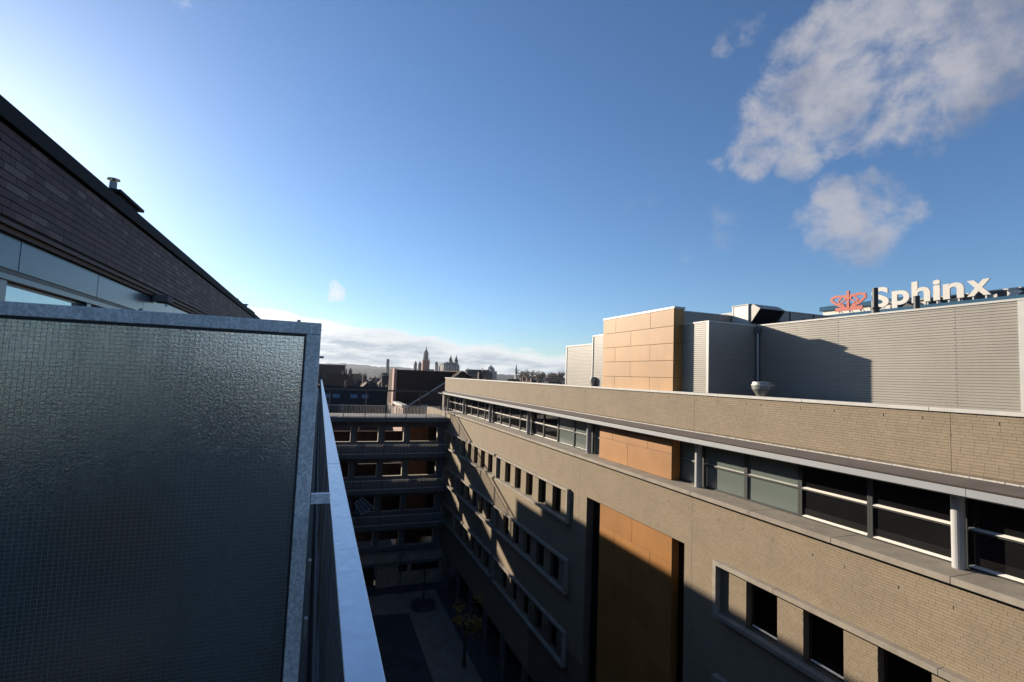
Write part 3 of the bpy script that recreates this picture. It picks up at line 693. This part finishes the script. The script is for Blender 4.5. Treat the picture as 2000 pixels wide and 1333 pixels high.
# ---- railing along the terrace edge
BR = thing('balcony_railing', 'long brushed aluminium railing receding along the terrace edge beside the screen', 'railing', (.1, 10, -1.7))
zc = -.50
cuts = [-4.3, 2.885, 10.09, 17.3, 24.5, 28.7]
for a, b in zip(cuts, cuts[1:]): MB().box(.068, .132, a+.004, b-.004, zc-.012, zc).build('cap_rail', 'cap', BR, bevel=.002)
for a in cuts[1:-1]: MB().box(.066, .134, a-.02, a+.02, zc-.016, zc-.0125).build('cap_joint', 'alu', BR)
y = -3.9
while y < 28.7:
    MB().box(.074, .086, y, y+.05, -1.85, zc-.0175).build('post', 'alu', BR, bevel=.002); y += 1.44
bs = MB(); y = .6
while y < 28.5: bs.box(.100, .106, y, y+.035, -1.75, zc-.02); y += .105
bs.build('balusters', 'alu', BR, kind='stuff')
MB().box(.092, .116, -4, 28.6, -1.78, -1.75).build('bottom_rail', 'alu', BR)
MB().box(.045, .060, -4, 28.6, -1.95, -1.2).build('kick_panel', 'boot', BR)
MB().box(.03, .14, 28.705, 28.83, -1.9, -.12).build('end_post', 'dark', BR)

# ================================================================ gallery building closing the court
GB = thing('gallery_building', 'grey gallery building with open window bays and barred walkways closing the court', 'building', (5, 48, GZ))
BY = 47.0
BAYS = [(-3.9, -2.05), (-1.45, .45), (1.0, 2.93), (3.43, 5.32), (5.85, 7.60), (8.12, 10.74)]
LV = [(-6.29-3.1*k, -4.97-3.1*k) for k in range(4)]
def xwall(mb, ya, yb, x0, x1, z0, z1, hs):
    t = MB(); holes_wall(t, 0, 1, x0, x1, z0, z1, hs)
    n = len(mb.v); mb.v += [(v[1], ya+(yb-ya)*v[0], v[2]) for v in t.v]; mb.f += [tuple(i+n for i in q) for q in t.f]; return mb
xwall(MB(), BY, BY+.28, -4, 11.49, -16.0, -4.16, [(a, b, z0, z1) for a, b in BAYS for z0, z1 in LV[:3]]+[(a, b, LV[3][0], LV[3][1]) for a, b in BAYS]).build('front_wall', 'conc', GB)
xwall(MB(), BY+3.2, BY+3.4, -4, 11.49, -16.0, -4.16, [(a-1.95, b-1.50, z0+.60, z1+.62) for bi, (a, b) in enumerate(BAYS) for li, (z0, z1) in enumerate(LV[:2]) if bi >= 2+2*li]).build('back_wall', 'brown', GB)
MB().box(8.3, 10.5, BY+3.14, BY+3.19, -7.4, -4.9).build('door', 'orangewood', GB); MB().box(8.3, 10.5, BY+3.14, BY+3.19, -10.5, -8.0).build('door', 'orangewood', GB); MB().box(8.3, 10.5, BY+3.14, BY+3.19, -13.6, -11.1).build('door', 'orangewood', GB)
for k in range(5):
    z = -4.16-3.1*k if k else -4.05
    MB().box(-4, 11.48, BY-1.1, BY+3.3, z-.34, z-.001 if k else -4.0).build('floor_slab', 'conc', GB)
for k, (z0, z1) in enumerate(LV):
    for a, b in BAYS:                       # sunlight on right jamb and sill, put in as pale colour
        f = MB().box(b-.045, b-.001, BY-.02, BY+.30, z0, z1).box(a, b-.046, BY-.02, BY+.30, z0-.001, z0+.035).build('sunlit_jamb_and_sill', 'sunlit_tone', GB)
    rl = -4.0-3.1*k
for k in range(4):
    zf = -4.0 if k == 0 else -4.16-3.1*k
    yb = BY-1.02
    bars = MB(); x = -3.9
    while x < 11.3: bars.box(x, x+.014, yb, yb+.05, zf+.08, zf+(1.0 if k == 0 else .80)); x += .128
    r = bars.build('balusters', 'lightbar', GB, kind='stuff')
    MB().box(-3.95, 11.35, yb-.005, yb+.055, zf+(1.0 if k == 0 else .80), zf+(1.05 if k == 0 else .85)).build('hand_rail', 'lightbar', GB)
    MB().box(-3.95, 11.35, yb-.005, yb+.055, zf+.03, zf+.08).build('bottom_rail', 'lightbar', GB)
    for j in range(9): MB().box(-3.3+1.8*j, -3.24+1.8*j, yb-.03, yb+.08, zf, zf+(1.12 if k == 0 else .9)).build('rail_post', 'conc', GB)
for k in range(5):
    for j in range(7):                      # sloping struts under the walkways
        x = -1.6+2.05*j; z = -4.5-3.1*k
        if k < 4: MB().tube((x, BY-1.0, z+.12), (x, BY-.01, z-.42), .04, 6).build('strut', 'dark', GB)
# steel portal on the deck whose thin shadow falls on the brick front
MB().box(-2.0, 11.35, BY+1.62, BY+1.74, -1.80, -1.66).build('deck_beam', 'dark', GB)
for x in (1.0, 4.2, 9.2): MB().tube((x, BY+1.68, -4.0), (x, BY+1.68, -1.80), .035, 8).build('deck_post', 'dark', GB)
# ground storey of pale boards, white band above
MB().box(5.7, 11.45, BY-.9, BY-.6, GZ, -16.65).build('ground_wall', 'conc', GB)
for k in range(4): MB().box(5.72, 11.44, BY-.93, BY-.905, GZ+.03+.53*k, GZ+.54+.53*k).build('board', 'path', GB)
MB().box(-4, 11.45, BY-1.15, BY-.2, -16.62, -16.02).build('band_course', 'stone', GB)
for x0, x1 in ((7.6, 8.35), (8.7, 11.2)): MB().box(x0, x1, BY-.96, BY-.935, -17.55, -16.75).build('low_window', 'pane', GB)
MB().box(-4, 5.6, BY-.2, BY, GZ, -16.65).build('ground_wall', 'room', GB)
# an opened window sash tilting out from the third walkway
OS = thing('tilted_sash', 'tilted glazed sash with pale bars standing out from the third walkway', 'window sash', (4.2, 46, -12))
P = [Vector((3.5, 45.7, -11.25)), Vector((4.15, 46.1, -10.95)), Vector((5.1, 45.7, -11.75)), Vector((4.1, 45.1, -12.15))]
fr = MB()
for i in range(4): fr.tube(P[i], P[(i+1) % 4], .022, 6)
fr.build('frame', 'lightbar', OS)
for t in (.33, .66): MB().tube(P[0].lerp(P[1], t), P[3].lerp(P[2], t), .016, 6).build('bar', 'lightbar', OS)
MB().poly([tuple(p-Vector((0, 0, .02))) for p in P]).build('pane', 'pane', OS)
MB().poly([tuple(P[0]), tuple(P[3]), (3.55, 45.6, -12.2)]).build('side_pane', 'skylight', OS)

# ================================================================ buildings behind the gallery
t = thing('slate_building', 'low dark slate roofed building with four blue skylights beyond the gallery deck', 'building', (3, 78, GZ))
MB().box(-8, 10.2, 72.6, 87, GZ, -5.5).build('wall', 'darkbrick', t)
rf = MB().prism([(72, -5.55), (75.2, -2.15), (77.2, -2.5), (87.3, -5.5)], 'x', -8.2, 10.3).build('roof', 'slate', t)
for x in (.7, 1.9, 4.25, 5.75): MB().poly([(x, 73.64, -3.77), (x+.9, 73.64, -3.77), (x+.9, 74.1, -3.28), (x, 74.1, -3.28)]).build('skylight', 'skylight', t, fix=False)
MB().box(7.0, 9.0, 74.6, 74.7, -2.68, -2.58).build('roof_rail', 'trim', t)
for x in (3.4,): MB().box(x, x+.35, 75, 75.4, -2.6, -1.4).build('chimney', 'chimney', t)
t = thing('steep_roofed_house', 'tall brown tiled house with a pale pink end wall behind the gallery deck', 'house', (11, 64, GZ))
MB().box(8.75, 16, 62.4, 70, GZ, -4.0).build('wall', 'darkbrick', t)
MB().prism([(62.0, -4.2), (63.2, .40), (69, .45), (70, -4.2)], 'x', 8.76, 16.5).build('roof', 'tileroof', t)
MB().box(8.42, 8.75, 61.9, 63.3, -4.0, .50).build('end_wall', 'pinkbrick', t)
MB().box(8.62, 8.9, 55.0, 61.8, GZ, -3.75).build('side_wall', 'pinkbrick', t); MB().box(8.45, 9.05, 54.8, 61.89, -3.70, -3.42).build('cornice', 'white', t)
for y in (55.6, 57.4, 59.2): MB().box(8.585, 8.615, y, y+.7, -4.9, -3.95).build('side_window', 'dark', t)
t = thing('gabled_house', 'broad dark gabled house with a pale verge rising behind the brick parapet', 'house', (17.6, 66, GZ))
MB().prism([(9.95, GZ), (9.95, -4.0), (16.6, .36), (23.3, -4.0), (23.3, GZ)], 'y', 60.6, 61.9).build('wall', 'darkbrick', t)
MB().prism([(9.4, -4.45), (16.6, .38), (16.6, .56), (9.35, -4.28)], 'y', 60.4, 61.95).prism([(23.8, -4.45), (16.6, .38), (16.6, .56), (23.85, -4.28)], 'y', 60.4, 76.2).build('roof', 'tileroof', t)
MB().prism([(9.4, -4.40), (16.1, .10), (16.1, .26), (9.35, -4.22)], 'y', 60.28, 60.39).build('verge_board', 'render', t)
for x in (20.4,): MB().box(x, x+.5, 66, 66.6, -3.5, .5).build('chimney', 'darkbrick', t)

# ---- town houses towards the old centre
def house_proto(name, label, wm_, rm, w, d, h, rise, full):
    t = thing(name, label, 'house', (0, 0, 0), 'town houses beyond the court')
    MB().box(-w/2, w/2, -d/2, d/2, 0, h).build('wall', wm_, t)
    rf = MB().prism([(-d/2-.3, h-.15), (0, h+rise), (d/2+.3, h-.15)], 'x', -w/2-.05, w/2+.05).build('roof', rm, t)
    MB().box(w/2-.9, w/2-.2, -.5, .5, h+rise-1.2, h+rise+1.1).tube((w/2-.55, -.25, h+rise+1.1), (w/2-.55, -.25, h+rise+1.6), .13, 8).tube((w/2-.55, .25, h+rise+1.1), (w/2-.55, .25, h+rise+1.6), .13, 8).build('chimney', 'chimney', rf)
    if full:
        for k in range(2):
            for x in (-w*.3, 0, w*.3): MB().box(x-.45, x+.45, -d/2-.03, -d/2-.001, h-2.4-3*k, h-.9-3*k).build('window', 'pane', t)
    return t
HP = [house_proto('town_house', 'town house with a dark slate ridge among the roofs', 'darkbrick', 'slate', 7, 9, 10, 4.2, True),
      house_proto('town_house', 'town house with a brown tile ridge among the roofs', 'render', 'tileroof', 8, 10, 9.5, 4.6, True),
      house_proto('town_house', 'town house with a reddish tile roof among the roofs', 'pinkbrick', 'redtile', 6.5, 9, 9, 4.0, True),
      house_proto('town_house', 'pale rendered town house with a slate roof among the roofs', 'render', 'slate', 6, 8, 8.5, 3.6, True)]
rr = random.Random(11); first = [True]*4
spots = []
Y = 96.0
while Y < 660:
    x = -.03*Y
    while x < Y*.56:
        top = rr.uniform(13.2, 17.0) if Y < 150 else rr.uniform(12.6, 17.8)
        if x/Y < .15 or (x/Y > .27 and GZ+top > -.014*Y): spots.append((x+rr.uniform(-1.5, 1.5), Y+rr.uniform(-4, 4), Y, top))
        x += (8.6 if Y < 200 else 8.6*Y/200)*rr.uniform(.95, 1.45)
    Y *= 1.10 if Y < 250 else 1.14
for x, y, Y, top in spots:
    k = rr.choice((0, 1, 1, 2, 3, 3)); p = HP[k]
    if first[k]: first[k] = False; o = p
    else: o = copy_tree(p)
    s = .92 if Y < 200 else (.92 + (Y-200)/600)
    o.location = (x, y, GZ); o.rotation_euler = (0, 0, rr.choice((0, 0, math.pi/2, math.pi/2, .3, -.4)))
    o.scale = (s, s, top/14.0)
# ---- landmarks on the skyline
def lm(name, label, cat, x, y): return thing(name, label, cat, (x, y, GZ))
t = lm('church_tower', 'tall red church tower with a grey upper stage and pointed spire', 'church tower', 177, 900)
MB().box(171, 183.2, 894, 906, GZ, 24).build('shaft', 'redstone', t)
for sx in (171.3, 181.9): MB().box(sx, sx+1, 893.6, 894.6, 24, 28).build('pinnacle', 'greystone', t)
MB().lathe(177, 900, [(5.2, 24), (4.6, 31), (4.3, 39)], 8).build('upper_stage', 'greystone', t); MB().lathe(177, 900, [(3.0, 39), (2.4, 41.5), (.9, 44), (.15, 50)], 8).build('spire', 'slate', t)
MB().box(184, 198, 896, 910, GZ, 9).build('nave', 'render', t)
for i, (x, lab) in enumerate(((155.2, 'left one of two small cone roofed towers beside the red church tower'), (162.8, 'right one of two small cone roofed towers beside the red church tower'))):
    t = thing('cone_tower', lab, 'tower', (x, 880, GZ), 'small cone roofed towers')
    MB().box(x-2.6, x+2.6, 877.5, 882.5, GZ, 17).build('shaft', 'greystone', t); MB().lathe(x, 880, [(3.2, 17), (.1, 22.5)], 4 if False else 8).build('roof', 'leadroof', t)
t = lm('stepped_tower', 'slim grey tower with a stepped crown left of the churches', 'tower', 122.6, 1000)
MB().box(119.8, 125.4, 997, 1003, GZ, 23).build('shaft', 'greystone', t); MB().box(120.6, 124.6, 997.6, 1002.4, 23, 26).build('lantern', 'greystone', t)
for x in (119.8, 124.6): MB().box(x, x+.8, 997, 998, 23, 25).build('pinnacle', 'greystone', t)
t = lm('square_tower', 'stubby pale tower between the red tower and the twin towers', 'tower', 175, 800)
MB().box(172.5, 177.5, 797.5, 802.5, GZ, 15).build('shaft', 'render', t); MB().box(173, 177, 798, 802, 15, 19.5).build('belfry', 'slate', t); MB().box(179.5, 181, 799, 801, GZ, 13).build('turret', 'slate', t)
t = lm('basilica', 'grey basilica with twin domed towers and tall round turrets on the skyline', 'church', 200, 800)
MB().box(187, 213, 800, 840, GZ, 17).build('westwork', 'greystone', t); MB().prism([(186, 17), (193, 21), (198, 19), (205, 21), (213, 17)], 'y', 801, 830).build('roof', 'leadroof', t)
for x in (198.2, 207.4):
    MB().box(x-2.6, x+2.6, 797, 802.5, GZ, 23).build('tower', 'greystone', t); MB().lathe(x, 800, [(3.1, 23), (2.9, 24.5), (1.9, 26.3), (1.7, 27.2), (1.1, 29), (.1, 33)], 8).build('helm', 'slate', t)
for x in (189.5, 193.6, 198.6, 203.0, 207.6, 211.5): MB().lathe(x, 796, [(1.25, GZ), (1.1, 13), (.9, 14.5), (.2, 16)], 10).build('round_turret', 'render', t)
t = lm('domed_church', 'pale domed church low on the horizon right of the twin towers', 'church', 368, 1100)
MB().box(356, 380, 1090, 1115, GZ, 12).build('nave', 'greystone', t); MB().lathe(368, 1100, [(9.5, 12), (9.3, 16), (7, 20.5), (3, 23), (1.2, 24), (.9, 27.5), (.1, 29)], 14).build('dome', 'leadroof', t)
t = lm('needle_spire', 'thin dark needle spire above the autumn trees', 'church tower', 352.8, 900)
MB().box(350.8, 354.8, 898, 902, GZ, 12).build('shaft', 'render', t); MB().lathe(352.8, 900, [(2.4, 12), (1.5, 16), (.1, 26.5)], 8).build('spire', 'slate', t)
t = lm('small_spire', 'tiny pointed spire among the autumn trees', 'church tower', 388, 900)
MB().box(386.5, 389.5, 898, 902, GZ, 4).build('shaft', 'greystone', t); MB().lathe(388, 900, [(1.8, 4), (.1, 15)], 8).build('spire', 'slate', t)
t = lm('market_hall', 'long dark roofed hall behind the gabled house', 'hall', 123, 400)
MB().box(113, 134, 395, 410, GZ, .5).build('wall', 'darkbrick', t); MB().prism([(394.6, .4), (402, 5.2), (410.4, .4)], 'x', 112.8, 134.2).build('roof', 'slate', t)
for x in (113.6, 126, 133): MB().box(x, x+.9, 400, 401, 3, 6.3).build('chimney', 'render', t)
t = lm('flat_block', 'long dark flat roofed block on the skyline beside the screen', 'building', 3, 250)
MB().box(-14, 11, 246, 262, GZ, 2.2).build('wall', 'slate', t); MB().box(-14.3, 11.3, 245.7, 262.3, 2.21, 2.6).build('roof', 'conc', t)
# ---- wooded hills, trees
def ridge(name, Y, prof, seed):
    r = random.Random(seed); n = 260; xs = [-1500+i*(6500/n) for i in range(n+1)]
    mb = MB(); top = []; 
    for x in xs:
        h = np.interp(x, [p[0] for p in prof], [p[1] for p in prof]); top.append(h + r.uniform(-3.2, 3.2))
    for i in range(n):
        a, b = xs[i], xs[i+1]
        mb.quad((a, Y-700, GZ-1), (b, Y-700, GZ-1), (b, Y, top[i+1]), (a, Y, top[i])); mb.quad((a, Y, top[i]), (b, Y, top[i+1]), (b, Y+900, GZ-1), (a, Y+900, GZ-1))
    return struct(mb.build(name, 'hill', fix=False))
ridge('hills', 4000, [(-1500, 60), (0, 46), (120, 54), (300, 50), (420, 40), (600, 46), (800, 36), (1200, 26), (2000, 16), (5000, 18)], 3)
ridge('hills', 2600, [(-1500, 26), (0, 16), (300, 14), (500, 24), (700, 18), (900, 8), (1500, 4), (5000, 4)], 5)
def tree(x, y, z0, h, w, lm_, label, group, seed, n=260, leaf=.8, cat='tree', name='tree', trunk=.35):
    r = random.Random(seed); t = thing(name, label, cat, (x, y, z0), group)
    tr = MB(); tr.tube((x, y, z0), (x, y, z0+h*.55), w*.05+.03, 8, w*.025)
    cl = [(x+r.gauss(0, w*.22), y+r.gauss(0, w*.22), z0+h*r.uniform(trunk+.12, .92), w*r.uniform(.16, .30)) for _ in range(9)]
    for c in cl: tr.tube((x, y, z0+h*r.uniform(.3, .5)), c[:3], w*.018+.006, 5, .004)
    tr.build('trunk', 'bark', t)
    mb = MB()
    for _ in range(n):
        c = r.choice(cl); v = Vector((r.gauss(0, 1), r.gauss(0, 1), r.gauss(0, .8))); v = v.normalized()*c[3]*r.random()**.4
        p = Vector(c[:3])+v; a = Vector((r.gauss(0, 1), r.gauss(0, 1), r.gauss(0, 1))).normalized(); b = a.orthogonal().normalized(); s = leaf*r.uniform(.6, 1.2)
        mb.quad(tuple(p-a*s*.5), tuple(p+b*s*.4), tuple(p+a*s*.5), tuple(p-b*s*.4))
    mb.build('crown', lm_, t, fix=False)
    return t
for i in range(26):
    x = 283+i*4.1+rr.uniform(-2, 2); far = i in (22, 23)
    tree(x, 700+rr.uniform(-15, 25), GZ, rr.uniform(25, 31)*(1.0 if i > 3 else .92), 17, 'leafgreen' if i in (3, 9, 17, 22) else 'leaforange', 'dark evergreen tree among autumn trees on the right skyline' if i in (3, 9, 17, 22) else 'rust coloured autumn tree on the right skyline', 'trees on the right skyline', 100+i, 300, 2.8, trunk=.12)
for i in range(9):
    tree(60+i*17+rr.uniform(-5, 5), 560+rr.uniform(-20, 30), GZ, rr.uniform(15, 21), 13, 'leafgreen', 'dark bushy tree between the roofs and the hills', 'trees beyond the roofs', 200+i, 140, 2.2)
tree(13, 160, GZ, 16.6, 5.5, 'leafyellow', 'golden yellow tree among the roofs behind the gallery', None, 31, 260, .8)
lf = MB()
for i in range(900):
    x = rr.gauss(10.3, 1.6); y = rr.uniform(22, 43); a = rr.uniform(0, 3); q = .05+.05*rr.random(); z = GZ+.012+.004*rr.random()
    if 7 < x < 13: lf.quad((x-q*math.cos(a), y-q*math.sin(a), z), (x+q*.5*math.sin(a), y-q*.5*math.cos(a), z+.01), (x+q*math.cos(a), y+q*math.sin(a), z), (x-q*.5*math.sin(a), y+q*.5*math.cos(a), z+.006))
lf.build('fallen_leaves', 'leafyellow', fix=False, kind='stuff')
# ---- courtyard furniture
t = thing('tree_planter', 'round dark planter ring on the pale courtyard path', 'planter', (8.95, 41.4, GZ))
MB().lathe(8.95, 41.4, [(.95, GZ+.007), (.97, GZ+.42), (.86, GZ+.44), (.85, GZ+.34), (.05, GZ+.33)], 28).build('ring', 'alu', t)
tree(8.95, 41.4, GZ+.34, 4.6, 1.2, 'leafgreen', 'thin nearly bare tree growing in the round planter', None, 41, 30, .12, name='young_tree')
tree(9.9, 32.5, GZ+.006, 4.7, 2.0, 'leafyellow', 'young yellow leaved tree standing beside the courtyard path', None, 43, 420, .16, name='young_tree')
t = thing('lamp_post', 'slim courtyard lamp post with a pale flat top', 'lamp post', (7.5, 44.2, GZ))
MB().tube((7.5, 44.2, GZ), (7.5, 44.2, GZ+3.2), .05, 10).build('pole', 'alu', t); MB().lathe(7.5, 44.2, [(.1, GZ+3.2), (.38, GZ+3.32), (.34, GZ+3.4), (.05, GZ+3.44)], 16).build('lamp_head', 'conc', t)
for i in range(7):
    y = 24+i*1.6
    t = thing('bicycle_stand', 'dark steel bicycle hoop in the row along the shaded arcade', 'bicycle stand', (12.2, y, GZ), 'bicycle hoops along the arcade')
    MB().tube((11.9, y, GZ), (11.9, y, GZ+.8), .03, 8).tube((11.9, y, GZ+.8), (12.6, y, GZ+.8), .03, 8).tube((12.6, y, GZ+.8), (12.6, y, GZ), .03, 8).build('hoop', 'alu', t)

# ================================================================ the air between here and the hills
hz = MB().box(-5600, 5600, -5600, 5600, GZ-1.2, 64).build('haze', 'ground'); hz['kind'] = 'stuff'
hm = bpy.data.materials.new('haze_air'); hm.use_nodes = True; hn = NT(hm.node_tree); hn.n.remove(hn.n['Principled BSDF'])
hv_ = hn.new('ShaderNodeVolumePrincipled'); hv_.inputs['Color'].default_value = (.80, .88, 1.0, 1); hv_.inputs['Density'].default_value = 5.5e-5; hv_.inputs['Anisotropy'].default_value = .35
hn.l.new(hv_.outputs[0], hn.n['Material Output'].inputs['Volume'])
hz.data.materials.clear(); hz.data.materials.append(hm)
